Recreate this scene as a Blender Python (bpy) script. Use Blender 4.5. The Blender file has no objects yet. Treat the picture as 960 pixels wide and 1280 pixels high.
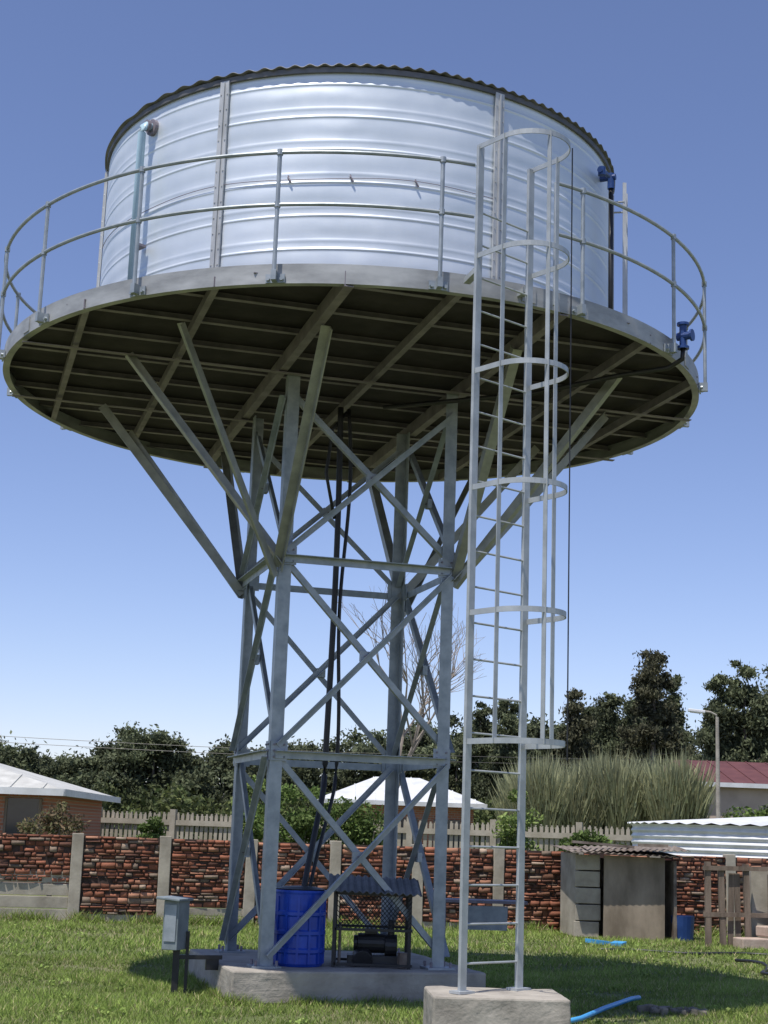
import bpy, math, random
import numpy as np
from mathutils import Vector, Matrix
random.seed(7); rng=np.random.default_rng(7)
sc=bpy.context.scene
R2D=math.radians
CY=-16.123
# ------------------------------------------------ materials
def newmat(name):
    m=bpy.data.materials.new(name); m.use_nodes=True
    nt=m.node_tree; b=nt.nodes['Principled BSDF']; return m,nt,b
def ramp(nt,fac,stops):
    r=nt.nodes.new('ShaderNodeValToRGB')
    e=r.color_ramp.elements
    while len(e)<len(stops): e.new(0.5)
    for i,(p,c) in enumerate(stops):
        e[i].position=p; e[i].color=(*c,1)
    nt.links.new(fac,r.inputs[0]); return r.outputs[0]
def noise(nt,scale,detail=5,rough=.55,vec=None,stretch=None):
    n=nt.nodes.new('ShaderNodeTexNoise'); n.inputs['Scale'].default_value=scale
    n.inputs['Detail'].default_value=detail; n.inputs['Roughness'].default_value=rough
    g=nt.nodes.new('ShaderNodeTexCoord')
    if stretch:
        mp=nt.nodes.new('ShaderNodeMapping'); mp.inputs['Scale'].default_value=stretch
        nt.links.new(g.outputs['Object'],mp.inputs[0]); nt.links.new(mp.outputs[0],n.inputs['Vector'])
    else: nt.links.new(g.outputs['Object'],n.inputs['Vector'])
    return n.outputs[0]
def bump(nt,b,h,strength,dist):
    bp=nt.nodes.new('ShaderNodeBump'); bp.inputs['Strength'].default_value=strength; bp.inputs['Distance'].default_value=dist
    nt.links.new(h,bp.inputs['Height']); nt.links.new(bp.outputs[0],b.inputs['Normal'])
def simple(name,c1,c2,scale=6,rough=.7,metal=0,bs=.2,bd=.01,stretch=None,lo=.35,hi=.65):
    m,nt,b=newmat(name)
    n=noise(nt,scale,6,.6,stretch=stretch)
    nt.links.new(ramp(nt,n,[(lo,c1),(hi,c2)]),b.inputs['Base Color'])
    b.inputs['Roughness'].default_value=rough; b.inputs['Metallic'].default_value=metal
    if bs: bump(nt,b,noise(nt,scale*6,4),bs,bd)
    return m
def attrmat(name,rough=.8,trans=0,mul=(1,1,1),bs=0):
    m,nt,b=newmat(name)
    a=nt.nodes.new('ShaderNodeAttribute'); a.attribute_name='Col'
    mx=nt.nodes.new('ShaderNodeMix'); mx.data_type='RGBA'; mx.blend_type='MULTIPLY'; mx.inputs[0].default_value=1
    nt.links.new(a.outputs['Color'],mx.inputs[6]); mx.inputs[7].default_value=(*mul,1)
    nt.links.new(mx.outputs[2],b.inputs['Base Color']); b.inputs['Roughness'].default_value=rough
    b.inputs['Specular IOR Level'].default_value=.25
    if bs: bump(nt,b,noise(nt,60,5),bs,.01)
    if trans:
        t=nt.nodes.new('ShaderNodeBsdfTranslucent'); nt.links.new(mx.outputs[2],t.inputs[0])
        s=nt.nodes.new('ShaderNodeMixShader'); s.inputs[0].default_value=trans
        nt.links.new(b.outputs[0],s.inputs[1]); nt.links.new(t.outputs[0],s.inputs[2])
        nt.links.new(s.outputs[0],nt.nodes['Material Output'].inputs[0])
    return m
M={}
M['galv']=simple('galvanised_steel',(.24,.275,.30),(.40,.435,.46),7,.48,.4,.08,.004,lo=.3,hi=.7)
M['strut']=simple('strut_steel',(.25,.26,.25),(.37,.38,.355),5,.5,.4,.08,.004)
M['galv2']=simple('galvanised_fascia',(.27,.275,.275),(.44,.445,.44),2.2,.55,.35,.1,.004,stretch=(1,1,3))
M['ladder']=simple('ladder_steel',(.34,.365,.375),(.48,.505,.515),5,.5,.35,.06,.003)
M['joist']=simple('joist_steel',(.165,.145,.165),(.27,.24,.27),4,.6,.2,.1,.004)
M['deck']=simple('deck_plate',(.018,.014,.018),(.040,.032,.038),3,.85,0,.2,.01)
M['roofm']=simple('roof_sheet',(.10,.10,.10),(.17,.165,.16),5,.5,.4,.1,.005)
M['dark']=simple('dark_rubber',(.012,.012,.013),(.022,.022,.024),8,.45,0,.1,.003)
M['conc']=simple('concrete',(.25,.225,.19),(.43,.395,.335),3,.9,0,.6,.015,lo=.3,hi=.7)
M['conc2']=simple('precast_concrete',(.27,.24,.19),(.46,.42,.34),3,.9,0,.4,.008,lo=.3,hi=.7)
M['pvc']=simple('pale_blue_pipe',(.36,.52,.62),(.44,.60,.70),4,.4,0,0)
M['blue']=simple('blue_plastic',(.012,.05,.36),(.02,.08,.50),6,.35,0,.05,.004)
M['bluev']=simple('blue_valve_paint',(.01,.04,.16),(.02,.06,.22),6,.4,0,0)
M['hosebl']=simple('light_blue_hose',(.05,.30,.62),(.08,.38,.70),4,.4,0,0)
M['greybox']=simple('painted_box',(.17,.20,.21),(.26,.30,.31),5,.5,.2,.05,.003)
M['rust']=simple('rusty_sheet',(.11,.08,.06),(.27,.23,.19),4,.8,.1,.3,.006)
M['wood']=simple('weathered_wood',(.10,.075,.055),(.22,.17,.13),7,.9,0,.5,.006,stretch=(1,1,.15))
M['white']=simple('white_roof',(.60,.61,.60),(.74,.75,.75),2,.5,.1,.05,.005)
M['greyroof']=simple('pale_grey_roof',(.40,.40,.37),(.55,.55,.51),2,.7,.0,.05,.005)
M['maroon']=simple('maroon_roof',(.09,.028,.028),(.13,.045,.042),2,.7,0,.05,.005)
M['plaster']=simple('beige_plaster',(.44,.35,.28),(.53,.43,.35),1.5,.9,0,.1,.005)
M['glass']=simple('window_glass',(.02,.025,.03),(.04,.045,.05),1,.1,0,0)
M['bark']=simple('tree_bark',(.12,.10,.08),(.25,.22,.18),5,.9,0,.4,.02)
M['barkpale']=simple('pale_bark',(.22,.18,.15),(.34,.29,.24),5,.9,0,.3,.01)
M['leaf']=attrmat('leaf_foliage',.75,.25)
M['grassb']=attrmat('grass_blades',.7,.3)
M['stone']=attrmat('rockface_stone',.9,0,bs=.6)
M['mortar']=simple('dark_mortar',(.035,.025,.02),(.08,.05,.04),12,.95,0,.5,.01)
M['stiff']=simple('stiffener_steel',(.42,.43,.43),(.55,.56,.56),4,.5,.35,.05,.003)
# tank metal
m,nt,b=newmat('zincalume_tank'); M['tank']=m
n=noise(nt,1.2,5,.6,stretch=(1,1,.35))
nt.links.new(ramp(nt,n,[(.3,(.60,.66,.72)),(.7,(.73,.78,.82))]),b.inputs['Base Color'])
b.inputs['Metallic'].default_value=.36
n2=noise(nt,2.2,4,.6,stretch=(1,1,2.5))
mr=nt.nodes.new('ShaderNodeMapRange'); mr.inputs[3].default_value=.36; mr.inputs[4].default_value=.54
nt.links.new(n2,mr.inputs[0]); nt.links.new(mr.outputs[0],b.inputs['Roughness'])
bump(nt,b,noise(nt,1.0,2,.4,stretch=(1,1,1.9)),.6,.07)
# brick for houses
m,nt,b=newmat('house_brick'); M['brick']=m
br=nt.nodes.new('ShaderNodeTexBrick'); br.inputs['Scale'].default_value=1
br.inputs['Color1'].default_value=(.40,.16,.09,1); br.inputs['Color2'].default_value=(.30,.11,.06,1); br.inputs['Mortar'].default_value=(.3,.26,.22,1)
br.inputs['Brick Width'].default_value=.23; br.inputs['Row Height'].default_value=.085; br.inputs['Mortar Size'].default_value=.01
g=nt.nodes.new('ShaderNodeTexCoord'); mp=nt.nodes.new('ShaderNodeMapping'); mp.inputs['Rotation'].default_value=(math.pi/2,0,0)
nt.links.new(g.outputs['Object'],mp.inputs[0]); nt.links.new(mp.outputs[0],br.inputs['Vector']); nt.links.new(br.outputs[0],b.inputs['Base Color'])
b.inputs['Roughness'].default_value=.9
# ground
m,nt,b=newmat('lawn_soil'); M['ground']=m
a=noise(nt,.35,6,.6); c=noise(nt,3.5,6,.65)
mx=nt.nodes.new('ShaderNodeMix'); mx.data_type='RGBA'
r1=ramp(nt,c,[(.3,(.07,.09,.025)),(.55,(.13,.16,.05)),(.75,(.20,.19,.09))])
r2=ramp(nt,c,[(.3,(.16,.15,.08)),(.7,(.24,.21,.12))])
nt.links.new(ramp(nt,a,[(.45,(0,0,0)),(.7,(.9,.9,.9))]),mx.inputs[0]); nt.links.new(r1,mx.inputs[6]); nt.links.new(r2,mx.inputs[7])
nt.links.new(mx.outputs[2],b.inputs['Base Color']); b.inputs['Roughness'].default_value=.95
bump(nt,b,noise(nt,25,5),.6,.03)
# ------------------------------------------------ mesh builder
class MB:
    def __init__(s): s.v=[];s.f=[]
    def add(s,vs,fs):
        o=len(s.v); s.v+= [tuple(v) for v in vs]; s.f+=[tuple(i+o for i in f) for f in fs]
    def prism(s,p1,p2,prof,ref=(0,0,1),roll=0):
        p1=Vector(p1);p2=Vector(p2);d=(p2-p1).normalized();ref=Vector(ref)
        if abs(d.dot(ref))>.99: ref=Vector((0,1,0))
        x=d.cross(ref).normalized(); y=x.cross(d).normalized()
        if roll: q=Matrix.Rotation(roll,3,d); x=q@x;y=q@y
        n=len(prof)
        vs=[p+x*a+y*b_ for p in (p1,p2) for a,b_ in prof]
        fs=[(i,(i+1)%n,n+(i+1)%n,n+i) for i in range(n)]
        fs+=[tuple(range(n-1,-1,-1)),tuple(range(n,2*n))]
        s.add(vs,fs)
    def L(s,p1,p2,a,t=.01,ref=(0,0,1),roll=0):
        s.prism(p1,p2,[(0,0),(a,0),(a,t),(t,t),(t,a),(0,a)],ref,roll)
    def box(s,p1,p2,w,h,ref=(0,0,1),roll=0):
        s.prism(p1,p2,[(-w/2,-h/2),(w/2,-h/2),(w/2,h/2),(-w/2,h/2)],ref,roll)
    def tube(s,p1,p2,r,n=10,r2=None):
        if r2 is None: s.prism(p1,p2,[(r*math.cos(2*math.pi*i/n),r*math.sin(2*math.pi*i/n)) for i in range(n)])
        else:
            p1=Vector(p1);p2=Vector(p2);d=(p2-p1).normalized();ref=Vector((0,0,1)) if abs(d.z)<.95 else Vector((0,1,0))
            x=d.cross(ref).normalized();y=x.cross(d)
            vs=[p+(x*math.cos(2*math.pi*i/n)+y*math.sin(2*math.pi*i/n))*rr for p,rr in((p1,r),(p2,r2)) for i in range(n)]
            s.add(vs,[(i,(i+1)%n,n+(i+1)%n,n+i) for i in range(n)]+[tuple(range(n,2*n))])
    def path(s,pts,r,n=8,closed=False,flat=None):
        pts=[Vector(p) for p in pts];N=len(pts);vs=[];
        for k,p in enumerate(pts):
            a=pts[(k-1)%N] if (closed or k>0) else p; b_=pts[(k+1)%N] if (closed or k<N-1) else p
            d=(b_-a).normalized();ref=Vector((0,0,1)) if abs(d.z)<.95 else Vector((0,1,0))
            x=d.cross(ref).normalized();y=x.cross(d)
            if flat: w,h=flat; pr=[(-w/2,-h/2),(w/2,-h/2),(w/2,h/2),(-w/2,h/2)]
            else: pr=[(r*math.cos(2*math.pi*i/n),r*math.sin(2*math.pi*i/n)) for i in range(n)]
            vs+=[p+x*a_+y*b2 for a_,b2 in pr]
        m_=len(pr);fs=[]
        for k in range(N if closed else N-1):
            o=k*m_;q=((k+1)%N)*m_
            fs+=[(o+i,o+(i+1)%m_,q+(i+1)%m_,q+i) for i in range(m_)]
        if not closed: fs+=[tuple(range(m_-1,-1,-1)),tuple((N-1)*m_+i for i in range(m_))]
        s.add(vs,fs)
    def cub(s,c,sz,rz=0,rx=0,ry=0):
        q=Matrix.Rotation(rz,3,'Z')@Matrix.Rotation(ry,3,'Y')@Matrix.Rotation(rx,3,'X')
        c=Vector(c);hx,hy,hz=[k/2 for k in sz]
        vs=[c+q@Vector((x*hx,y*hy,z*hz)) for z in(-1,1) for y in(-1,1) for x in(-1,1)]
        s.add(vs,[(0,2,3,1),(4,5,7,6),(0,1,5,4),(2,6,7,3),(0,4,6,2),(1,3,7,5)])
    def lathe(s,prof,n=96,c=(0,0),a0=0,a1=None,closedprof=False):
        full=a1 is None;cnt=n if full else n+1;P=len(prof);vs=[]
        for k in range(cnt):
            a=a0+(2*math.pi if full else a1-a0)*k/n
            vs+=[(c[0]+r*math.sin(a),c[1]-r*math.cos(a),z) for r,z in prof]
        fs=[]
        for k in range(n):
            o=k*P;q=((k+1)%cnt)*P
            for i in range(P if closedprof else P-1):
                j=(i+1)%P; fs.append((o+i,q+i,q+j,o+j))
        s.add(vs,fs)
    def obj(s,name,mat,parent=None,smooth=False,bevel=0):
        me=bpy.data.meshes.new(name);me.from_pydata(s.v,[],s.f);me.validate();me.update()
        me.materials.append(mat)
        if smooth:
            for p in me.polygons:p.use_smooth=True
        o=bpy.data.objects.new(name,me);sc.collection.objects.link(o)
        if bevel:
            bv=o.modifiers.new('b','BEVEL');bv.width=bevel;bv.segments=2;bv.limit_method='ANGLE'
        if parent:o.parent=parent
        return o
def empty(name):
    e=bpy.data.objects.new(name,None);sc.collection.objects.link(e);return e
def npmesh(name,V,F,col,mat,parent=None):
    me=bpy.data.meshes.new(name);k=F.shape[1]
    me.vertices.add(len(V));me.vertices.foreach_set('co',V.astype(np.float32).ravel())
    me.loops.add(F.size);me.loops.foreach_set('vertex_index',F.astype(np.int32).ravel())
    me.polygons.add(len(F));me.polygons.foreach_set('loop_start',np.arange(0,F.size,k,dtype=np.int32))
    me.update(calc_edges=True)
    if col is not None:
        at=me.color_attributes.new('Col','FLOAT_COLOR','POINT')
        at.data.foreach_set('color',np.c_[col,np.ones(len(col))].astype(np.float32).ravel())
    me.materials.append(mat);o=bpy.data.objects.new(name,me);sc.collection.objects.link(o)
    if parent:o.parent=parent
    return o
def az(r,a,z): return Vector((r*math.sin(a),-r*math.cos(a),z))
# ------------------------------------------------ water tower
WT=empty('water_tower')
TH=.253;cs,sn=math.cos(TH),math.sin(TH)
def loc(x,y,z): return Vector((x*cs-y*sn,x*sn+y*cs,z))
S=.924
ZF,Z1,Z2,ZT=.30,2.35,4.30,6.20
legs=MB();br=MB();pl=MB();bo=MB();sr=MB()
for i in(-1,1):
    for j in(-1,1):
        a=.125;t=.012
        prof=[(i*S,j*S),(i*(S-a),j*S),(i*(S-a),j*(S-t)),(i*(S-t),j*(S-t)),(i*(S-t),j*(S-a)),(i*S,j*(S-a))]
        vs=[loc(x,y,z) for z in(ZF,ZT) for x,y in prof]
        legs.add(vs,[(k,(k+1)%6,6+(k+1)%6,6+k) for k in range(6)]+[(5,4,3,2,1,0),(6,7,8,9,10,11)])
        legs.cub(loc(i*(S-.05),j*(S-.05),ZF+.01),(.28,.28,.02),TH)
        for bx in(-.1,.1):
            for by in(-.1,.1):
                bo.tube(loc(i*(S-.05)+bx,j*(S-.05)+by,ZF+.02),loc(i*(S-.05)+bx,j*(S-.05)+by,ZF+.07),.014,6)
        for z in(Z1,Z2):
            pl.cub(loc(i*(S-.085),j*(S+.007),z),(.17,.01,.19),TH)
            pl.cub(loc(i*(S+.007),j*(S-.085),z),(.01,.17,.19),TH)
            for bx in(-.05,.05):
                for bz in(-.06,0,.06):
                    bo.tube(loc(i*(S-.085)+bx,j*(S+.012),z+bz),loc(i*(S-.085)+bx,j*(S+.026),z+bz),.011,6)
                    bo.tube(loc(i*(S+.012),j*(S-.085)+bx,z+bz),loc(i*(S+.026),j*(S-.085)+bx,z+bz),.011,6)
        e=1.70;d=1.30
        q=S-.02
        sr.L(loc(i*q,j*q,Z2-.12),loc(i*(q+e),j*q,ZT-.02),.095,.01,loc(0,j,0))
        sr.L(loc(i*q,j*q,Z2-.12),loc(i*q,j*(q+e),ZT-.02),.095,.01,loc(i,0,0))
        sr.L(loc(i*(q+.03),j*(q+.03),Z2-.2),loc(i*(q+d),j*(q+d),ZT-.02),.085,.01,loc(i,-j,0))
for k in range(4):
    cn=[(-S,-S),(S,-S),(S,S),(-S,S)];a=cn[k];b_=cn[(k+1)%4]
    n=[(0,-1),(1,0),(0,1),(-1,0)][k];nn=loc(n[0],n[1],0)
    def P(c,z,o): 
        mx_=(a[0]+b_[0])/2;my=(a[1]+b_[1])/2;f=.95
        return loc(mx_+(c[0]-mx_)*f+n[0]*o,my+(c[1]-my)*f+n[1]*o,z)
    for z in(Z1,Z2):
        br.L(P(a,z,.018),P(b_,z,.018),.075,.008,nn)
    for z0,z1 in((ZF+.12,Z1-.06),(Z1+.07,Z2-.06),(Z2+.07,ZT-.22)):
        br.L(P(a,z0,.016),P(b_,z1,.016),.06,.007,nn)
        br.L(P(a,z1,-.03),P(b_,z0,-.03),.06,.007,nn*-1)
        c=(P(a,z0,.0)+P(b_,z1,.0))/2
        pl.cub(c,(.10,.05,.10) if k%2==0 else (.05,.10,.10),TH)
        bo.tube(c-nn*.04,c+nn*.05,.012,6)
legs.obj('legs',M['galv'],WT);br.obj('braces',M['galv'],WT);sr.obj('struts',M['strut'],WT);pl.obj('gusset_plates',M['galv'],WT);bo.obj('bolts',M['joist'],WT)
# platform
RP=3.762;ZB=6.22;ZD=6.40
fa=MB();fa.lathe([(RP,ZB),(RP,ZD),(RP-.07,ZD),(RP-.07,ZD-.008),(RP-.008,ZD-.008),(RP-.008,ZB+.008),(RP-.07,ZB+.008),(RP-.07,ZB)],160,closedprof=True)
for a in(-58,24,62,100,150,-100,-150):
    a=R2D(a);fa.cub(az(RP+.004,a,(ZB+ZD)/2),(.14,.01,.14),a)
fa.obj('platform_fascia',M['galv2'],WT)
jo=MB()
def chord(x,r): return math.sqrt(max(0,r*r-x*x))
for x in(-3.1,-2.07,-1.0,-.02,1.0,2.07,3.1):
    h=chord(x,RP-.01)
    main=abs(x)==1.0
    hh=.17 if main else .12
    w=.085 if main else .06
    zb=ZB-.02 if main else ZB+.003
    p1=loc(x,-h,zb);p2=loc(x,h,zb)
    jo.prism(p1,p2,[(-w/2,0),(w/2,0),(w/2,.01),(-w/2+.01,.01),(-w/2+.01,hh-.03-.01),(w/2,hh-.04),(w/2,hh-.03),(-w/2,hh-.03)])
for y in(-1.0,1.0):
    h=chord(y,RP-.01)
    jo.prism(loc(-h,y,ZB-.045),loc(h,y,ZB-.045),[(-.035,0),(.035,0),(.035,.008),(-.027,.008),(-.027,.022),(-.035,.022)])
y=-3.3
while y<3.5:
    h=chord(y,RP-.01)
    jo.prism(loc(-h,y,ZB+.10),loc(h,y,ZB+.10),[(-.03,0),(.03,0),(.03,.006),(-.024,.006),(-.024,.07),(-.03,.07)])
    y+=.73
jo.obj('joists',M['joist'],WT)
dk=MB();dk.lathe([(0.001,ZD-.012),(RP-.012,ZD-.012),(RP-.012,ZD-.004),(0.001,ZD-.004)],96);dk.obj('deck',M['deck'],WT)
# railing
rl=MB();RR=3.83;ZR=7.41;ZM=6.92
g0,g1=R2D(15.2),R2D(27.5)
arc=[g1+(2*math.pi-(g1-g0))*k/150 for k in range(151)]
for z in(ZR,ZM): rl.path([az(RR,a,z) for a in arc],.018,8)
rl.tube(az(RR,g1,ZR),az(RR,g1,ZB+.02),.018)
post=[R2D(q) for q in(10.8,32.2,53.7,74.3,95.5,116.5,137.5,158.5,180,-157,-136,-115,-93.5,-72.4,-51.6,-31.2,-10.8)]
for a in post:
    rl.tube(az(RR,a,ZB+.02),az(RR,a,ZR),.019,8)
    for z in(ZR,ZM):
        rl.tube(az(RR,a,z-.025),az(RR,a,z+.025),.028,8)
    rl.cub(az(RR-.02,a,ZB+.05),(.045,.09,.09),a)
    rl.cub(az(RP+.012,a,ZB+.04),(.17,.016,.08),a)
    for s_ in(-.06,.06): rl.tube(az(RP,a+s_/RP,ZB+.03),az(RP+.045,a+s_/RP,ZB+.03),.018,6)
rl.obj('railing',M['galv'],WT)
# tank
RT=2.822
prof=[(RT,ZD)];pitch=.335;z0=ZD+.18
while z0<8.66:
    for t in np.linspace(-1,1,9): prof.append((RT+.006*.5*(1+math.cos(math.pi*t)),z0+t*.022))
    for t in np.linspace(-1,1,9): prof.append((RT+.003*.5*(1+math.cos(math.pi*t)),z0+.085+t*.03))
    for t in np.linspace(-.8,.8,7): prof.append((RT+.0035*math.cos(math.pi*t/1.8),z0+.225+t*.09))
    z0+=pitch
prof=[p for p in prof if p[1]<8.735]+[(RT,8.74)]
tk=MB();tk.lathe(prof,192);tk.obj('tank_wall',M['tank'],WT,smooth=True)
st=MB()
for a in(-28.5,27.8,84,-84,140,-140):
    a=R2D(a);c=az(RT+.025,a,(ZD+8.72)/2);st.cub(c,(.10,.02,8.72-ZD),a)
    st.cub(az(RT+.04,a,(ZD+8.70)/2),(.014,.02,8.70-ZD),a)
    z=ZD+.1
    while z<8.6:
        for s_ in(-.035,.035): st.tube(az(RT+.03,a+s_/RT,z),az(RT+.042,a+s_/RT,z),.007,6)
        z+=.16
st.obj('tank_stiffeners',M['stiff'],WT)
wi=MB();wi.path([az(RT+.02,a,7.62+.015*math.sin(a*9)) for a in np.linspace(R2D(-75),R2D(27),60)],.004,5)
for a in(-14,-2,10.5): 
    a=R2D(a);wi.path([az(RT+.015,a,7.65),az(RT+.025,a,7.63),az(RT+.025,a+.01,7.58)],.010,5)
wi.obj('tank_wire',M['joist'],WT)
nA,nR=900,8;V=[(0,0,8.78)]
for r in range(1,nR+1):
    rr=(RT+.055)*r/nR
    for k in range(nA):
        a=2*math.pi*k/nA;x=rr*math.sin(a);y=-rr*math.cos(a)
        xl=x*math.cos(.35)+y*math.sin(.35)
        V.append((x,y,8.772+.014*math.sin(2*math.pi*xl/.125)+.02*(1-rr/RT)+.008*math.sin(a*7)))
rf=MB();F=[(0,1+k,1+(k+1)%nA) for k in range(nA)]
for r in range(nR-1):
    o=1+r*nA;q=o+nA;F+=[(o+k,q+k,q+(k+1)%nA,o+(k+1)%nA) for k in range(nA)]
rf.add(V,F);ro=rf.obj('tank_roof',M['roofm'],WT,smooth=True)
so=ro.modifiers.new('s','SOLIDIFY');so.thickness=.006
ri=MB();ri.lathe([(RT+.004,8.70),(RT+.03,8.70),(RT+.03,8.752),(RT+.004,8.752)],128,closedprof=True);ri.obj('roof_flashing',M['roofm'],WT)
pp=MB();a=R2D(-48.5)
pp.path([az(RT+.14,a,ZD),az(RT+.14,a,8.40),az(RT+.13,a,8.46),az(RT+.09,a,8.50),az(RT+.0,a,8.50)],.040,12)
pp.obj('overflow_pipe',M['pvc'],WT,smooth=True)
fl=MB();fl.tube(az(RT+.04,a,8.50),az(RT+.0,a,8.50),.085,16);fl.tube(az(RT+.10,a,8.50),az(RT+.07,a,8.50),.06,12)
fl.cub(az(RT+.09,a,7.2),(.13,.1,.025),a);fl.obj('pipe_flanges',M['joist'],WT)
a=R2D(64);ip=MB();ip.path([az(RT+.12,a,ZD),az(RT+.12,a,8.36)],.026,10);ip.obj('inlet_pipe',M['dark'],WT,smooth=True)
bv=MB();bv.tube(az(RT+.12,a,8.33),az(RT+.12,a,8.5),.038,12);bv.tube(az(RT+.17,a,8.46),az(RT-.02,a,8.46),.034,12)
bv.tube(az(RT+.12,a-.03,8.44),az(RT+.12,a-.12,8.40),.028,10);bv.tube(az(RT+.12,a-.1,8.36),az(RT+.12,a-.1,8.45),.04,10);bv.obj('inlet_valve',M['bluev'],WT)
la=MB()
for a in(74,79.5):
    a=R2D(a);la.box(az(RT+.17,a,ZD),az(RT+.17,a,8.62),.04,.012)
for k in range(8): la.tube(az(RT+.17,R2D(74),ZD+.2+k*.28),az(RT+.17,R2D(79.5),ZD+.2+k*.28),.009,6)
for z in(6.8,8.4): 
    la.box(az(RT,R2D(79.5),z),az(RT+.17,R2D(79.5),z),.03,.01)
    la.box(az(RT,R2D(74),z),az(RT+.17,R2D(74),z),.03,.01)
la.obj('tank_access_ladder',M['stiff'],WT)
a=R2D(56);gv=MB()
gv.tube(az(RR+.03,a,6.30),az(RR+.03,a,6.56),.036,12);gv.tube(az(RR-.03,a,6.43),az(RR+.11,a,6.43),.04,12)
gv.tube(az(RR+.11,a,6.43),az(RR+.13,a,6.43),.06,12);gv.tube(az(RR+.03,a,6.3),az(RR+.03,a,6.325),.06,12);gv.tube(az(RR+.03,a,6.54),az(RR+.03,a,6.565),.06,12)
gv.obj('gate_valve',M['bluev'],WT)
ho=MB();ho.path([az(RR+.03,a,6.3),az(RR+.02,a,6.2),az(RR-.12,a,6.13),az(3.2,a-.02,6.1),az(2.3,a-.05,6.02),az(1.4,a-.1,6.05),az(.5,a-.2,6.1)],.026,8)
for dx,dy,e in((0,0,0),(.09,.05,.02)):
    pts=[]
    for k in range(40):
        t=k/39;z=6.15-t*5.2
        pts.append(Vector((-.12+dx+.02*math.sin(5*t)+(e*1.6)*math.sin(11*t)-.16*max(0,t-.8)*5,-.1+dy+e*math.sin(9*t)-.55*max(0,t-.75)*4,z)))
    ho.path(pts,.032 if dx==0 else .020,8)
ho.path([Vector((-.05,-.1,6.1)),Vector((-.2,-.1,5.9)),Vector((-.25,-.12,5.4)),Vector((-.14,-.1,4.9))],.018,6)
ho.obj('hoses',M['dark'],WT,smooth=True)
stb=MB();stb.tube(az(RT,R2D(-78),6.55),az(RT+.45,R2D(-72),6.5),.04,10);stb.obj('drain_stub',M['bluev'],WT)
def slab(name,c,sz,rz,mat,amp=.008):
    s=MB();s.cub(c,sz,rz);o=s.obj(name,mat,None,bevel=.018)
    sb=o.modifiers.new('s','SUBSURF');sb.subdivision_type='SIMPLE';sb.levels=4;sb.render_levels=4
    tx=bpy.data.textures.new(name+'_t','CLOUDS');tx.noise_scale=.16;tx.noise_depth=4
    dm=o.modifiers.new('d','DISPLACE');dm.texture=tx;dm.strength=amp*2.5;dm.mid_level=.5
    return o
slab('concrete_plinth',loc(0,0,.15),(2.5,2.5,.30),TH,M['conc'])
# ------------------------------------------------ caged ladder
CL=empty('caged_ladder')
Lp=Vector((1.025,-4.02,0));Rp=Vector((1.511,-3.62,0));mid=(Lp+Rp)/2;lw=(Rp-Lp).length
t=(Rp-Lp).normalized();n=Vector((t.y,-t.x,0))
zb=.41;lm=MB()
for p in(Lp,Rp):
    lm.box(p+Vector((0,0,zb)),p+Vector((0,0,7.42)),.065,.03,(n.x,n.y,0))
    for z in(6.3,): lm.box(p+Vector((0,0,z)),Vector((p.x*.93,p.y*.93,z)),.06,.05)
    lm.cub(p+Vector((0,0,zb+.01)),(.16,.12,.02),math.atan2(t.y,t.x))
z=zb+.22
while z<6.9:
    lm.tube(Lp+Vector((0,0,z)),Rp+Vector((0,0,z)),.009,8);z+=.295
r=lw/2;D=.30
def hoop(al,extra=0): return mid+n*(D+(r+extra)*math.sin(al))+t*(-(r+extra)*math.cos(al))
for z in(2.33,3.36,4.40,5.40,6.42,7.42):
    pts=[Lp+n*(-.02)-t*.02]+[hoop(math.pi*k/20,.02) for k in range(21)]+[Rp+n*(-.02)+t*.02]
    lm.path([p+Vector((0,0,z)) for p in pts],0,flat=(.008,.045))
for al in(2,72,178):
    p=hoop(R2D(al),.012);lm.box(p+Vector((0,0,2.31)),p+Vector((0,0,7.44)),.042,.008,(t.x,t.y,0) if al in(72,) else (n.x,n.y,0))
lm.obj('ladder_frame',M['ladder'],CL)
wc=MB();p=hoop(R2D(128),.04);wc.tube(p+Vector((0,0,2.2)),p+Vector((0,0,7.4)),.006,5);wc.obj('cable',M['dark'],CL)
slab('ladder_footing_block',(1.30,-3.86,.205),(1.05,.78,.41),.03,M['conc'])
# ------------------------------------------------ ground
gm=MB()
gm.add([(-900,-60,0),(900,-60,0),(900,1500,0),(-900,1500,0)],[(0,1,2,3)]);gm.obj('ground',M['ground'])
W0=Vector((-4.24,9.62,0));wd_=Vector((.985,.172,0)).normalized();wn=Vector((wd_.y,-wd_.x,0))
def blades_at(x,y,pat,hmin,hmax,w):
    n=len(x)
    h=rng.uniform(hmin,hmax,n)*(1+.35*pat);a=rng.uniform(0,2*np.pi,n);ln=rng.uniform(.2,1.3,n)*h;b=rng.uniform(0,2*np.pi,n)
    ww=w*rng.uniform(.6,1.3,n)
    V=np.zeros((n,3,3));V[:,0]=np.c_[x-np.cos(a)*ww,y-np.sin(a)*ww,np.zeros(n)-.005];V[:,1]=np.c_[x+np.cos(a)*ww,y+np.sin(a)*ww,np.zeros(n)-.005]
    V[:,2]=np.c_[x+np.cos(b)*ln,y+np.sin(b)*ln,h]
    br_=rng.uniform(.65,1.25,n)*(1+.22*pat);dry=rng.random(n)<.14
    c=np.c_[.235*br_,.315*br_,.075*br_];c[dry]=np.c_[.42*br_[dry],.38*br_[dry],.20*br_[dry]]
    return V.reshape(-1,3),np.repeat(c,3,0)
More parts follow.
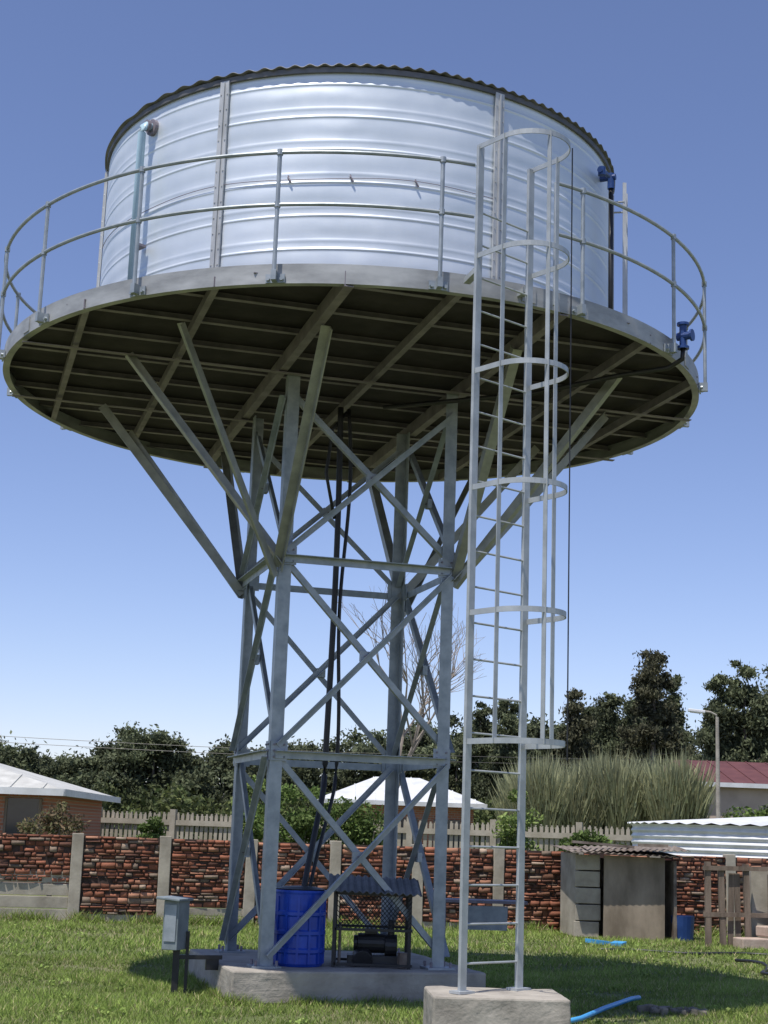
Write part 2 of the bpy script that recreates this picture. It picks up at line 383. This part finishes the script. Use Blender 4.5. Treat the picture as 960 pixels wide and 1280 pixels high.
def blades(n,x0,x1,y0,y1,hmin,hmax,w):
    x=rng.uniform(x0,x1,n);y=rng.uniform(y0,y1,n)
    pat=np.sin(x*1.3+2*np.sin(y*.9))*np.sin(y*1.7+1.5*np.sin(x*.8))+.5*np.sin(x*5+3*np.sin(y*4))
    keep=rng.random(n)<.66+.34*pat
    lx=x*cs+y*sn;ly=-x*sn+y*cs
    keep&=~((abs(lx)<1.26)&(abs(ly)<1.26));keep&=~((abs(x-1.3)<.53)&(abs(y+3.86)<.4))
    return blades_at(x[keep],y[keep],pat[keep],hmin,hmax,w)
Vs,Cs=[],[]
for args in((210000,-4.5,5.5,-4.6,3,.025,.065,.007),(90000,-6.5,8.2,3,11.2,.035,.08,.011),(20000,-12,-4.5,-5,11,.04,.08,.012),(20000,5.5,13,-5,11,.04,.08,.012)):
    v,c=blades(*args);Vs.append(v);Cs.append(c)
# tufts against the wall foot and the plinth edges
n_=9000;s_=rng.uniform(-6,14,n_);o_=np.abs(rng.normal(0,.12,n_))+.09;cl=.5+.5*np.sin(s_*4.1+2*np.sin(s_*1.7))
k_=rng.random(n_)<cl;s_,o_=s_[k_],o_[k_]
x=W0.x+wd_.x*s_+wn.x*o_;y=W0.y+wd_.y*s_+wn.y*o_;v,c=blades_at(x,y,np.zeros(len(x)),.08,.24,.012);Vs.append(v);Cs.append(c)
n_=3500;e_=rng.uniform(-1.28,1.28,n_);o_=1.27+np.abs(rng.normal(0,.03,n_));sd_=rng.integers(0,3,n_)
lx=np.where(sd_==0,e_,np.where(sd_==1,-o_,o_));ly=np.where(sd_==0,-o_,e_);k_=rng.random(n_)<.5+.5*np.sin(e_*9+sd_);lx,ly=lx[k_],ly[k_]
v,c=blades_at(lx*cs-ly*sn,lx*sn+ly*cs,np.zeros(len(lx)),.05,.13,.007);Vs.append(v);Cs.append(c)
V=np.concatenate(Vs);C=np.concatenate(Cs);npmesh('grass',V,np.arange(len(V)).reshape(-1,3),C,M['grassb'])
def leafcloud(blobs,size,colr,up=.0,aspect=.5,soft=False):
    Vs=[];Cs=[]
    for c,rd,n,bri in blobs:
        d=rng.normal(size=(n,3));d/=np.linalg.norm(d,axis=1)[:,None]
        rr=np.abs(rng.normal(0,.62,n)) if soft else rng.random(n)**.45
        P=np.array(c)+d*rr[:,None]*np.array(rd)
        u=rng.normal(size=(n,3));u[:,2]=u[:,2]*(1+up*3);u/=np.linalg.norm(u,axis=1)[:,None]
        w=np.cross(u,rng.normal(size=(n,3)));w/=np.linalg.norm(w,axis=1)[:,None]
        s=size*rng.uniform(.6,1.4,n)[:,None]
        u=u*s;w=w*s*aspect
        q=np.stack([P-u,P+w*.9-u*.1,P+u,P-w*.9+u*.1],1)
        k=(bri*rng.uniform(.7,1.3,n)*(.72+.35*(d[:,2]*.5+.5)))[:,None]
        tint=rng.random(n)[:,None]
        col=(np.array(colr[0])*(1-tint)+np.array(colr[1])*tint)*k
        Vs.append(q.reshape(-1,3));Cs.append(np.repeat(col,4,0))
    V=np.concatenate(Vs);C=np.concatenate(Cs);V[:,2]=np.maximum(V[:,2],.005)
    return V,np.arange(len(V)).reshape(-1,4),C
wd=[]
for k in range(170):
    x=random.uniform(-5,7);y=random.uniform(-4.3,8)
    if abs(x)<1.6 and abs(y)<1.6: continue
    if abs(x-1.3)<.75 and abs(y+3.86)<.6: continue
    wd.append(((x,y,.03),(.14,.14,.05),50,random.uniform(.8,1.3)))
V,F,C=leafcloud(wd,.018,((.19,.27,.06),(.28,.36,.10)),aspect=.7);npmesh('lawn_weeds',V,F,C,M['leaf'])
# ------------------------------------------------ rockface wall
ang=math.atan2(wd_.y,wd_.x);SP=1.442;HW=1.38
PW=empty('precast_wall')
posts=MB();slat=MB();back=MB()
SV,SF,SC=[],[],[]
def stone(s0,s1,z0,z1,dep,bf):
    c=[(s0,z0),(s1,z0),(s1,z1),(s0,z1)];m_=.014
    j=lambda:random.uniform(-.006,.006)
    o=len(SV)
    for s_,z_ in c: SV.append(W0+wd_*(s_+j())+wn*.02+Vector((0,0,z_+j())))
    cx,cz=(s0+s1)/2,(z0+z1)/2
    for s_,z_ in c:
        SV.append(W0+wd_*(s_+(m_ if s_<cx else -m_)+j())+wn*(dep+random.uniform(-.014,.014))+Vector((0,0,z_+(m_ if z_<cz else -m_)*.8+j()*.8)))
    for f in((4,5,6,7),(0,1,5,4),(1,2,6,5),(2,3,7,6),(3,0,4,7)): SF.append([o+i for i in f])
    k=random.random();b=random.uniform(.5,1.2)*bf
    if k<.5: col=(.31,.125,.075)
    elif k<.76: col=(.38,.19,.12)
    elif k<.9: col=(.14,.07,.05)
    else: col=(.36,.27,.20)
    for _ in range(8): SC.append([v*b for v in col])
for i in range(-6,12):
    s0=i*SP;p=W0+wd_*s0
    posts.cub(p+Vector((0,0,.70+random.uniform(-.015,.02))),(.19,.15,1.44),ang+random.uniform(-.02,.02),0,random.uniform(-.012,.012))
    zlow=0
    if i<=-1: zlow=.62
    elif i in(1,): zlow=.27
    elif i in(0,4): zlow=.12
    a,b=s0+.095,s0+SP-.095
    back.cub(W0+wd_*((a+b)/2)+Vector((0,0,(HW+zlow)/2)),(b-a,.05,HW-zlow-.004),ang)
    z=0
    while z<zlow-.01:
        h=.14 if zlow<.2 else (.2 if zlow>.5 else .135)
        slat.cub(W0+wd_*((a+b)/2)+wn*random.uniform(0,.012)+Vector((0,0,z+h/2)),(b-a,.055,h-.018),ang,rx=.03);z+=h
    z=zlow+.005
    while z<HW-.03:
        h=random.choice((.04,.055,.065,.08,.10));s=a+random.uniform(-.0,.04);bf=random.uniform(.8,1.1)
        if z+h>HW: h=HW-z
        while s<b-.04:
            w=random.uniform(.06,.26);e=min(s+w,b)
            hh=h if random.random()>.15 else h*.6
            if random.random()>.03: stone(s+.004,e-.004,z+.003,z+hh-.003,random.uniform(.032,.08),bf)
            s=e
        z+=h
posts.obj('posts',M['conc2'],PW,bevel=.01);slat.obj('plain_slats',M['conc2'],PW,bevel=.006);back.obj('panel_backing',M['mortar'],PW)
npmesh('rockface_stones',np.array([tuple(v) for v in SV]),np.array(SF),np.array(SC),M['stone'],PW)
# ------------------------------------------------ palisade fence
pf=MB()
A=Vector((-14,48.5+CY,0));B=Vector((13,40.6+CY,0));L=(B-A).length;d=(B-A).normalized();fa_=math.atan2(d.y,d.x)
for k in range(int(L/.15)):
    p=A+d*k*.15;hv=random.uniform(-.02,.02);pf.cub(p+Vector((0,0,.98+hv)),(.095,.04,1.86),fa_,0,random.uniform(-.02,.02));pf.cub(p+Vector((0,0,1.91+hv)),(.05,.03,.1),fa_)
k=0
while k*2.4<L:
    pf.cub(A+d*k*2.4+Vector((0,-.05,1.03)),(.17,.16,2.06),fa_);k+=1
for z in(.45,1.68): pf.cub((A+B)/2+Vector((0,-.06,z)),(L,.06,.15),fa_)
pf.obj('palisade_fence',simple('old_fence_concrete',(.27,.24,.18),(.40,.36,.29),2,.9,0,.3,.01))
# ------------------------------------------------ houses
def hip(name,x0,x1,y0,y1,ze,zr,inset,wallm,roofm,ov=.45):
    E=empty(name);w=MB()
    w.cub(((x0+x1)/2,(y0+y1)/2,ze/2),(x1-x0,y1-y0,ze));w.obj('walls',wallm,E)
    r=MB();a,b,c,d_=x0-ov,x1+ov,y0-ov,y1+ov;ym=(y0+y1)/2
    top=[(a+inset,ym,zr),(b-inset,ym,zr)]
    r.add([(a,c,ze),(b,c,ze),(b,d_,ze),(a,d_,ze),top[0],top[1]],[(0,1,5,4),(1,2,5),(2,3,4,5),(3,0,4),(3,2,1,0)]);r.obj('roof',roofm,E)
    sm=MB();q=a+.7
    while q<b-.2:
        f=min(1,(q-a)/inset,(b-q)/inset);sm.box((q,c,ze+.015),(q,c+(ym-c)*f,ze+(zr-ze)*f+.015),.04,.03);q+=.76
    sm.obj('roof_seams',roofm,E)
    f=MB();f.box((a,c-.012,ze-.06),(b,c-.012,ze-.06),.025,.16);f.box((b+.012,c,ze-.06),(b+.012,d_,ze-.06),.025,.16);f.box((a-.012,c,ze-.06),(a-.012,d_,ze-.06),.025,.16);f.obj('fascia',M['white'],E)
    return E
h1=hip('brick_house',-17,-6.8,36.5+CY,45+CY,2.32,3.55,4.6,M['brick'],M['greyroof'])
dn=MB();dn.cub((-7.35,36.5+CY-.01,1.25),(.75,.04,1.7));dn.cub((-10.5,36.5+CY-.01,1.45),(1.6,.04,1.0));dn.obj('window_and_door',M['glass'],h1)
fr=MB()
for x in(-7.75,-6.95): fr.cub((x,36.5+CY-.03,1.2),(.06,.06,1.8))
fr.obj('door_frame',M['wood'],h1)
h2=hip('white_roofed_house',-.3,5.2,58+CY,66+CY,2.75,3.8,2.3,M['brick'],M['white'])
dn=MB();dn.cub((2.4,58+CY-.01,1.6),(1.4,.04,1.1));dn.cub((4.2,58+CY-.01,1.6),(1.0,.04,1.1));dn.obj('windows',M['glass'],h2)
h3=hip('maroon_roofed_house',12.4,27,55+CY,63+CY,3.75,4.75,1.0,M['plaster'],M['maroon'],.3)
dn=MB();dn.cub((16,55+CY-.01,2.3),(1.2,.04,1.2));dn.obj('window',M['glass'],h3)
# ------------------------------------------------ reservoir
E=empty('corrugated_reservoir');rv=MB();cx,cy,rr=10.7,34.3+CY,4.0
pr=[]
for k in range(0,161): 
    z=k/160*1.98;pr.append((rr+.02*math.sin(z*2*math.pi/.13),z))
rv.lathe(pr,96,(cx,cy));rv.obj('wall',M['white'],E,smooth=True)
rv=MB();nn_=240;vs=[(cx,cy,2.32)]
for k in range(nn_):
    a=2*math.pi*k/nn_;vs.append((cx+(rr+.1)*math.sin(a),cy-(rr+.1)*math.cos(a),2.0+.02*math.sin(k*math.pi/2)))
rv.add(vs,[(0,1+k,1+(k+1)%nn_) for k in range(nn_)]);rv.obj('roof',M['white'],E)
# ------------------------------------------------ street lamp
E=empty('street_lamp');s=MB();lx,ly=11.25,45+CY
s.tube((lx,ly,0),(lx,ly,5.3),.085,10,.05)
s.path([(lx,ly,5.2),(lx-.03,ly,5.36),(lx-.2,ly,5.44),(lx-.4,ly,5.46)],.03,8);s.obj('pole',M['conc'],E)
s=MB();s.cub((lx-.62,ly,5.46),(.5,.18,.09),0,0,.08);s.cub((lx-.64,ly,5.42),(.34,.13,.05),0,0,.08);s.obj('lamp_head',M['white'],E,bevel=.02)
# ------------------------------------------------ power line
E=empty('power_line');s=MB()
for zz,yy in((5.45,70),(5.75,70.6)):
    s.path([(-34+68*k/40,yy+CY,zz-.9*(1-((k/20)-1)**2)+.3) for k in range(41)],.012,5)
s.obj('wires',M['dark'],E);s=MB()
for x in(-34,34): s.tube((x,70.3+CY,0),(x,70.3+CY,6.4),.13,10,.09);s.cub((x,70.3+CY,6.0),(.1,1.0,.1))
s.obj('poles',M['wood'],E)
# ------------------------------------------------ trees
EU=((.09,.11,.055),(.155,.175,.095))
EU2=((.085,.09,.05),(.15,.145,.085))
def crown(c,R,nb,leaves,bri=1.0,sub=.32):
    out=[];c=np.array(c);R=np.array(R)
    for _ in range(nb):
        d=rng.normal(size=3);d/=np.linalg.norm(d);p=c+d*R*rng.uniform(.15,.95)
        rs=sub*R.mean()*rng.uniform(.55,1.25)
        out.append((tuple(p),(rs*1.1,rs*1.1,rs*.8),leaves,bri*rng.uniform(.6,1.25)))
    return out
def tree(name,x,y,h,w,lean=0,bri=1.0,size=.10,base=.10,limbs=26,col=EU):
    E=empty(name);tr=MB();rnd=random.Random(int(x*100)+int(h*10))
    top=Vector((x+lean,y,h*.86));b0=Vector((x,y,0));k0=b0.lerp(top,.4)+Vector((rnd.uniform(-.2,.2),0,0))
    tr.tube(b0,k0,.02*h,9,.014*h);tr.tube(k0,top,.014*h,8,.004*h)
    blobs=[]
    for k in range(limbs):
        f=base+(.95-base)*(k+rnd.random())/limbs;p=k0.lerp(top,max(0,(f-.4)/.6)) if f>.4 else b0.lerp(k0,f/.4)
        a=rnd.uniform(0,6.28)
        env=1.0 if f<.55 else (1-(f-.55)/.45*.55)
        wr=w*env*rnd.uniform(.15,.85)
        q=p+Vector((math.cos(a)*wr,math.sin(a)*wr,h*.06*rnd.uniform(.1,1.2)))
        if q.z>h*.92: q.z=h*.92
        tr.tube(p,q,.006*h,6,.002*h)
        rw=w*.50*(.6+.4*env)*rnd.uniform(.75,1.25)
        blobs+=crown(q,(rw,rw,rw*1.0),6,300,bri*rnd.uniform(.75,1.2),.60)
    blobs+=crown((x+lean,y,h*.92),(w*.34,w*.34,h*.055),6,260,bri*1.1,.55)
    tr.obj('trunk_and_limbs',M['bark'],E)
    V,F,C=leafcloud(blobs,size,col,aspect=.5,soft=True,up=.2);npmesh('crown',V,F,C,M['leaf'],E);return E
def X(u,y): return y*((u-480)*.000518+.0318)
def Zt(u,v,y): return 1.6+y*(1040+.04*(u-480)-v)/1972
for u,v,y,w,c in((632,862,80,1.6,EU),(598,868,82,1.4,EU),(715,850,80,1.5,EU2),(765,852,83,1.8,EU),(822,790,80,1.7,EU2),(846,835,84,1.2,EU),(898,832,70,1.5,EU),(935,810,70,1.9,EU),(985,815,72,2.4,EU),(792,862,86,1.6,EU),(740,870,86,1.6,EU)):
    tree('eucalyptus_tree',X(u,y),y+CY,Zt(u,v,y),w,col=c)
bl=[];tl=[(-120,900),(-60,905),(0,918),(30,920),(65,938),(100,928),(135,915),(165,893),(190,898),(215,928),(245,932),(280,915),(315,925),(350,930),(385,918),(420,922),(455,898),(500,905),(535,895),(570,890),(605,880),(650,885),(690,880),(720,872),(750,872),(785,875),(815,870),(845,880),(885,935),(920,900),(980,890),(1040,890)]
trk=MB()
for u,v in tl:
    for rep in range(2):
        y=92+rng.uniform(-4,5)-rep*5;uu=u+rng.uniform(-10,10);x=X(uu,y);h=Zt(u,v+rep*26,y)
        w=rng.uniform(1.4,2.0)
        trk.tube((x,y+CY,0),(x+rng.uniform(-.3,.3),y+CY,h*.8),.14,7,.05)
        br_=rng.uniform(.7,1.15)
        bl+=crown((x,y+CY,h*.80),(w,w,h*.17),17,260,br_,.42)
        bl+=crown((x,y+CY,h*.48),(w*1.2,w,h*.28),15,250,br_*.9,.40)
E=empty('distant_tree_line');trk.obj('trunks',M['bark'],E)
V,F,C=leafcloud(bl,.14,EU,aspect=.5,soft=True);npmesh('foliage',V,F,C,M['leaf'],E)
bl=[]
for k in range(150):
    x=-32+66*k/150+rng.uniform(-.4,.4);y=76+rng.uniform(-5,4)
    bl.append(((x,y+CY,rng.uniform(.6,2.6)),(1.1,.9,1.2),330,rng.uniform(.5,1.15)))
V,F,C=leafcloud(bl,.15,((.08,.11,.04),(.15,.17,.06)));npmesh('distant_hedge',V,F,C,M['leaf'])
def thicket(name,x0,x1,y0,y1,h0,h1,n,col,w=.018):
    nc=75;cx_=rng.uniform(x0,x1,nc);cy_=rng.uniform(y0,y1,nc);ch=rng.uniform(h0,h1,nc);cb=rng.uniform(.7,1.2,nc)
    k=rng.integers(0,nc,n);a=rng.uniform(0,2*np.pi,n);sp=rng.uniform(0,1,n)**.7
    H=ch[k]*rng.uniform(.7,1.0,n);f0=rng.uniform(0,.85,n);f1=np.minimum(1,f0+rng.uniform(.12,.25,n))
    def pos(f): 
        rad=sp*(.15+1.0*f**1.7)*H*.26
        return np.c_[cx_[k]+np.cos(a)*rad,cy_[k]+np.sin(a)*rad,H*f*(1-.12*sp*f)]
    p0=pos(f0);p1=pos(f1)+rng.normal(0,.05,(n,3));b=rng.uniform(0,np.pi,n)
    V=np.zeros((n,3,3));o=np.c_[np.cos(b)*w,np.sin(b)*w,0*b]
    V[:,0]=p0-o;V[:,1]=p0+o;V[:,2]=p1
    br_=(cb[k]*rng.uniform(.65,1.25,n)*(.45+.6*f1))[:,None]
    return npmesh(name,V.reshape(-1,3),np.arange(3*n).reshape(-1,3),np.repeat(np.array(col)*br_,3,0),M['leaf'])
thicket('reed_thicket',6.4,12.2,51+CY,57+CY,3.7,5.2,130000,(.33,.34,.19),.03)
def bush(name,x,y,z0,R,col,nb=22,leaves=260,size=.045):
    E=empty(name);V,F,C=leafcloud(crown((x,y,z0),R,nb,leaves,1,.42),size,col);npmesh('leaves',V,F,C,M['leaf'],E)
    s=MB()
    for k in range(5):
        a=k*1.3;s.tube((x,y,0),(x+math.cos(a)*R[0]*.5,y+math.sin(a)*R[1]*.5,z0),.025,6,.008)
    s.obj('stems',M['bark'],E)
GR=((.08,.13,.03),(.15,.21,.06))
LG=((.17,.25,.06),(.27,.34,.11))
bush('garden_bush',-.75,30.3+CY,1.6,(.8,.6,.85),GR)
bush('garden_bush',.55,30.6+CY,1.6,(.95,.6,.70),GR)
bush('garden_bush',-1.7,31+CY,1.7,(.4,.4,.95),LG,14)
bush('flowering_shrub',-5.6,31+CY,1.5,(.65,.5,.85),((.10,.12,.045),(.22,.15,.09)),14,110)
bush('leafy_plant',3.4,29.2+CY,1.6,(.42,.4,.95),LG,16,180)
bush('low_bush',4.75,28.2+CY,1.35,(.65,.4,.38),GR,16)
bush('round_bush',13.9,50+CY,1.9,(1.4,1.2,1.5),GR,30,330,.08)
bush('garden_bush',-3.9,33+CY,1.2,(.5,.5,.5),GR,12)
# bare tree
E=empty('bare_tree');s=MB();rb=random.Random(5)
def grow(p,d,l,r,dep):
    q=p+d*l;s.tube(p,q,r,5,r*.68)
    if dep==0: return
    for _ in range(3 if dep>2 else 2):
        nd=(d+Vector((rb.uniform(-.75,.75),rb.uniform(-.6,.6),rb.uniform(-.15,.45)))).normalized();grow(q,nd,l*rb.uniform(.62,.85),r*.62,dep-1)
grow(Vector((1.75,50+CY,0)),Vector((.02,0,1)),2.6,.11,6);s.obj('branches',M['barkpale'],E)
# ------------------------------------------------ shed
E=empty('makeshift_shed');s=MB()
y0=25.7+CY
for k in range(5): s.cub((4.22+random.uniform(-.015,.015),y0,.15+k*.27),(.42,.06,.25),.04,rx=.03*(k%2),ry=random.uniform(-.02,.02))
s.cub((4.0,y0+.5,.7),(.06,1.0,1.35),.1);s.obj('slat_side',M['conc2'],E,bevel=.008)
s=MB();s.cub((4.98,y0-.12,.68),(1.02,.03,1.34),.04,rx=-.03,ry=.015);s.obj('front_sheet',simple('old_board',(.15,.12,.085),(.34,.28,.21),1.8,.9,0,.3,.01,stretch=(1,1,.4)),E)
s=MB();s.cub((4.9,y0+.9,.65),(1.7,.05,1.3),.1);s.cub((5.62,y0+.4,.65),(.05,1.0,1.3),.1);s.obj('back_sheets',M['rust'],E)
s=MB()
def corr(cx,cy,cz,wx,wy,rz,ry,rx=.05,p=.11):
    q=Matrix.Rotation(rz,3,'Z')@Matrix.Rotation(ry,3,'Y')@Matrix.Rotation(rx,3,'X');n=int(wx/p*6);vs=[]
    for i in range(n+1):
        xx=-wx/2+wx*i/n
        for dz in(0,.006):
            for yy in(-wy/2,wy/2): vs.append(Vector((cx,cy,cz))+q@Vector((xx,yy,.012*math.sin(2*math.pi*xx/p)+dz)))
    fs=[]
    for i in range(n):
        o=4*i;fs+=[(o,o+4,o+5,o+1),(o+2,o+3,o+7,o+6),(o,o+2,o+6,o+4),(o+1,o+5,o+7,o+3)]
    s.add(vs,fs)
corr(4.75,y0+.35,1.42,1.95,1.5,.06,.02);corr(5.05,y0+.3,1.475,1.7,1.3,-.05,-.03);s.cub((4.5,y0+.1,1.53),(1.1,.14,.04),.3,ry=.05);s.cub((5.3,y0-.1,1.54),(.5,.1,.05),-.2);s.obj('roof_sheets',M['rust'],E)
s=MB();s.tube((5.82,y0+.05,0),(5.82,y0+.05,.42),.17,18,.20);s.obj('feed_bin',M['bluev'])
E=empty('animal_pen');s=MB();yp=24.7+CY
for x,h in((5.98,1.32),(6.22,1.25),(6.62,1.3),(7.3,1.3),(7.9,1.25)): s.box((x,yp+random.uniform(-.1,.1),0),(x+random.uniform(-.03,.03),yp,h),.09,.08)
for z in(.5,1.22): s.box((5.9,yp-.06,z),(8.1,yp-.03,z+.03),.04,.07)
for x in(6.35,6.48,7.0,7.15,7.6): s.box((x,yp+.02,0),(x+random.uniform(-.06,.06),yp+.02,1.15),.09,.025)
s.obj('timber',M['wood'],E);s=MB()
s.cub((6.95,yp+.25,.62),(.42,.1,1.2),.1);s.cub((7.5,yp+.4,.55),(.5,.1,1.1),-.1);s.obj('slabs',M['conc2'],E,bevel=.01)
s=MB()
s.cub((6.6,yp-.35,.09),(.5,.35,.18),.2);s.cub((7.2,yp-.3,.12),(.6,.4,.24),-.15);s.cub((6.95,yp-.2,.28),(.4,.3,.16),.4);s.obj('concrete_rubble',simple('pink_concrete',(.36,.27,.21),(.48,.38,.31),5,.9,0,.5,.01),bevel=.02)
# ------------------------------------------------ objects at plinth
E=empty('blue_drum');s=MB();c=(-.32,-.72);pr=[(.001,.302),(.24,.302),(.255,.33)]
for z in(.45,.62,.8): pr+=[(.255,z-.03),(.268,z-.015),(.268,z+.015),(.255,z+.03)]
pr+=[(.262,.98),(.268,1.0),(.262,1.02),(.245,1.02),(.24,.97),(.001,.95)]
s.lathe(pr,40,c);s.obj('body',M['blue'],E,smooth=False)
s=MB()
for k in range(14):
    a=k*2*math.pi/14;s.box((c[0]+.262*math.sin(a),c[1]-.262*math.cos(a),.33),(c[0]+.262*math.sin(a),c[1]-.262*math.cos(a),.96),.022,.012,(math.sin(a),-math.cos(a),0))
s.obj('ribs',M['blue'],E)
s=MB();s.lathe([(.001,.99),(.23,.99),(.245,1.03),(.16,1.05),(.001,1.06)],24,c);s.obj('lid_liner',M['dark'],E)
E=empty('pump_cage');s=MB();px,py,hw,hd=.42,-.48,.37,.30
for a in(-hw,hw):
    for b in(-hd,hd): s.L((px+a,py+b,.30),(px+a,py+b,1.02),.035,.006)
for z in(.33,.66,1.0):
    for b in(-hd,hd): s.box((px-hw,py+b,z),(px+hw,py+b,z),.025,.025)
    for a in(-hw,hw): s.box((px+a,py-hd,z),(px+a,py+hd,z),.025,.025)
for k in range(19):
    q=-hw+.37*2*k/18;dx=.30
    for sg in(1,-1):
        x1=q;x2=q+sg*dx
        if abs(x2)>hw: 
            f=(math.copysign(hw,x2)-x1)/(x2-x1);x2=math.copysign(hw,x2)
        else:f=1
        s.tube((px+x1,py-hd-.004*sg,.66),(px+x2,py-hd-.004*sg,.66+.34*f),.0035,4)
        s.tube((px-hw-.004*sg,py+x1*.8,.34),(px-hw-.004*sg,py+x2*.8,.34+.66*f),.0035,4)
s.obj('frame_and_mesh',M['dark'],E)
s=MB();nx=60;vs=[];
for i in range(nx+1):
    x=px-.46+.92*i/nx
    for yy,zz in((py-.42,1.03),(py+.4,1.16)): vs.append((x,yy,zz+.012*math.sin(i*1.35)-.02*(i/nx)))
s.add(vs,[(2*i,2*i+2,2*i+3,2*i+1) for i in range(nx)]);o=s.obj('roof_sheet',simple('dull_sheet',(.08,.08,.08),(.15,.15,.15),6,.6,.3,.1,.004),E);q=o.modifiers.new('s','SOLIDIFY');q.thickness=.005
s=MB();s.tube((px-.15,py-.05,.52),(px+.12,py-.05,.52),.095,18);s.tube((px-.19,py-.05,.52),(px-.15,py-.05,.52),.075,16);s.tube((px+.12,py-.05,.50),(px+.24,py-.05,.50),.11,18);s.tube((px+.18,py-.05,.55),(px+.18,py-.05,.75),.035,10)
s.cub((px,py-.05,.36),(.5,.28,.10));s.cub((px-.02,py-.05,.635),(.12,.1,.06));s.tube((px-.1,py-.05,.40),(px-.1,py-.22,.36),.1,12);s.obj('pump',M['dark'],E,bevel=.006)
s=MB();s.tube((px-.33,py-.18,.31),(px-.33,py-.18,.72),.015,8);s.cub((px+.30,py-.25,.38),(.1,.1,.14),.2);s.obj('fittings',M['rust'],E)
E=empty('control_box');s=MB();bx,by=-1.50,-.95
s.cub((bx,by,.66),(.16,.24,.46),-.35);s.cub((bx-.02,by-.02,.905),(.25,.32,.025),-.35,ry=.06);s.obj('cabinet',M['greybox'],E,bevel=.006)
s=MB();s.box((bx+.02,by+.02,0),(bx+.02,by+.02,.43),.06,.06);s.box((bx+.12,by+.05,0),(bx+.12,by+.05,.6),.03,.03);s.box((bx+.02,by+.02,.36),(bx+.45,by+.14,.36),.05,.04);s.box((bx+.3,by+.1,.30),(bx+.42,by+.14,.30),.03,.12);s.obj('stand',M['dark'],E)
s=MB();q=Matrix.Rotation(-.35,3,'Z')@Vector((0,-.125,0));s.cub(Vector((bx,by,.68))+q,(.12,.01,.34),-.35);s.obj('door',M['galv'],E)
E=empty('metal_table');s=MB();tx,ty=1.95,4.1
s.cub((tx,ty,.77),(1.12,.45,.035),.05);s.obj('top',M['joist'],E)
s=MB();s.cub((tx,ty-.2,.57),(.62,.03,.30),.05,rx=.1);s.obj('front_panel',M['galv'],E)
s=MB()
for a in(-.5,.5):
    for b in(-.18,.18): s.box((tx+a,ty+b,0),(tx+a,ty+b,.75),.035,.035)
s.obj('legs',M['joist'],E)
s=MB();s.path([(1.9,-2.6,.03),(2.25,-2.1,.04),(2.6,-1.3,.05),(3.0,-.55,.07),(3.15,-.2,.05)],.024,8);s.obj('blue_hose',M['hosebl'],smooth=True)
s=MB();s.path([(5.6+.2*math.sin(k*.7),5.4-k*.32,.04+.02*math.sin(k)) for k in range(14)],.022,7)
s.path([(3.9+k*.3,6.6+.2*math.sin(k*1.1),.04) for k in range(10)],.02,7);s.obj('black_hose',M['dark'],smooth=True)
# weathered stones / debris by the hose
s=MB()
for k in range(16):
    x=3.35+random.uniform(-.36,.36);y=-1.1+random.uniform(-.16,.16);s.cub((x,y,.025),(random.uniform(.06,.17),random.uniform(.06,.12),random.uniform(.04,.08)),random.uniform(0,3),random.uniform(-.2,.2),random.uniform(-.2,.2))
s.obj('rubble_stones',simple('field_stone',(.10,.09,.07),(.26,.23,.18),8,.9,0,.5,.01),bevel=.015)
s=MB();s.cub((4.15,8.1,.05),(.35,.2,.06),.3,ry=.1);s.cub((4.45,8.0,.04),(.2,.2,.05),1,ry=-.1);s.obj('blue_plastic_scrap',M['hosebl'])
# ------------------------------------------------ light
sd=Vector((1.5,2.0,-6.3)).normalized()
sun=bpy.data.lights.new('sun','SUN');sun.energy=5.0;sun.angle=R2D(.53);sun.color=(1,.95,.88)
so=bpy.data.objects.new('sun',sun);sc.collection.objects.link(so);so.rotation_euler=sd.to_track_quat('-Z','Y').to_euler();so.location=(-10,-14,40)
w=bpy.data.worlds.new('World');sc.world=w;w.use_nodes=True;nt=w.node_tree
sk=nt.nodes.new('ShaderNodeTexSky');sk.sky_type='NISHITA';sk.sun_disc=False
sk.sun_elevation=math.asin(-sd.z);sk.sun_rotation=math.atan2(-sd.x,-sd.y)%(2*math.pi)
sk.air_density=1.0;sk.dust_density=.6;sk.ozone_density=2.2;sk.altitude=1200
mx=nt.nodes.new('ShaderNodeMix');mx.data_type='RGBA';mx.blend_type='MULTIPLY';mx.inputs[0].default_value=1;mx.inputs[7].default_value=(1.10,1.0,1.13,1)
nt.links.new(sk.outputs[0],mx.inputs[6]);nt.links.new(mx.outputs[2],nt.nodes['Background'].inputs[0]);nt.nodes['Background'].inputs[1].default_value=.135
# ------------------------------------------------ camera
yaw,pit,rol,f=.0246,.2089,.0347,1888.5
Fv=Vector((math.sin(yaw)*math.cos(pit),math.cos(yaw)*math.cos(pit),math.sin(pit)))
Rv=Vector((math.cos(yaw),-math.sin(yaw),0));Uv=Rv.cross(Fv)
Xv=Rv*math.cos(rol)+Uv*math.sin(rol);Yv=-Rv*math.sin(rol)+Uv*math.cos(rol)
cam=bpy.data.cameras.new('camera');co=bpy.data.objects.new('camera',cam);sc.collection.objects.link(co)
m4=Matrix(((Xv.x,Yv.x,-Fv.x,0),(Xv.y,Yv.y,-Fv.y,CY),(Xv.z,Yv.z,-Fv.z,1.6),(0,0,0,1)));co.matrix_world=m4
cam.sensor_fit='HORIZONTAL';cam.sensor_width=36;cam.lens=f/960*36;cam.clip_end=3000;cam.clip_start=.1
sc.camera=co
sc.view_settings.view_transform='Standard';sc.view_settings.look='None';sc.view_settings.exposure=0
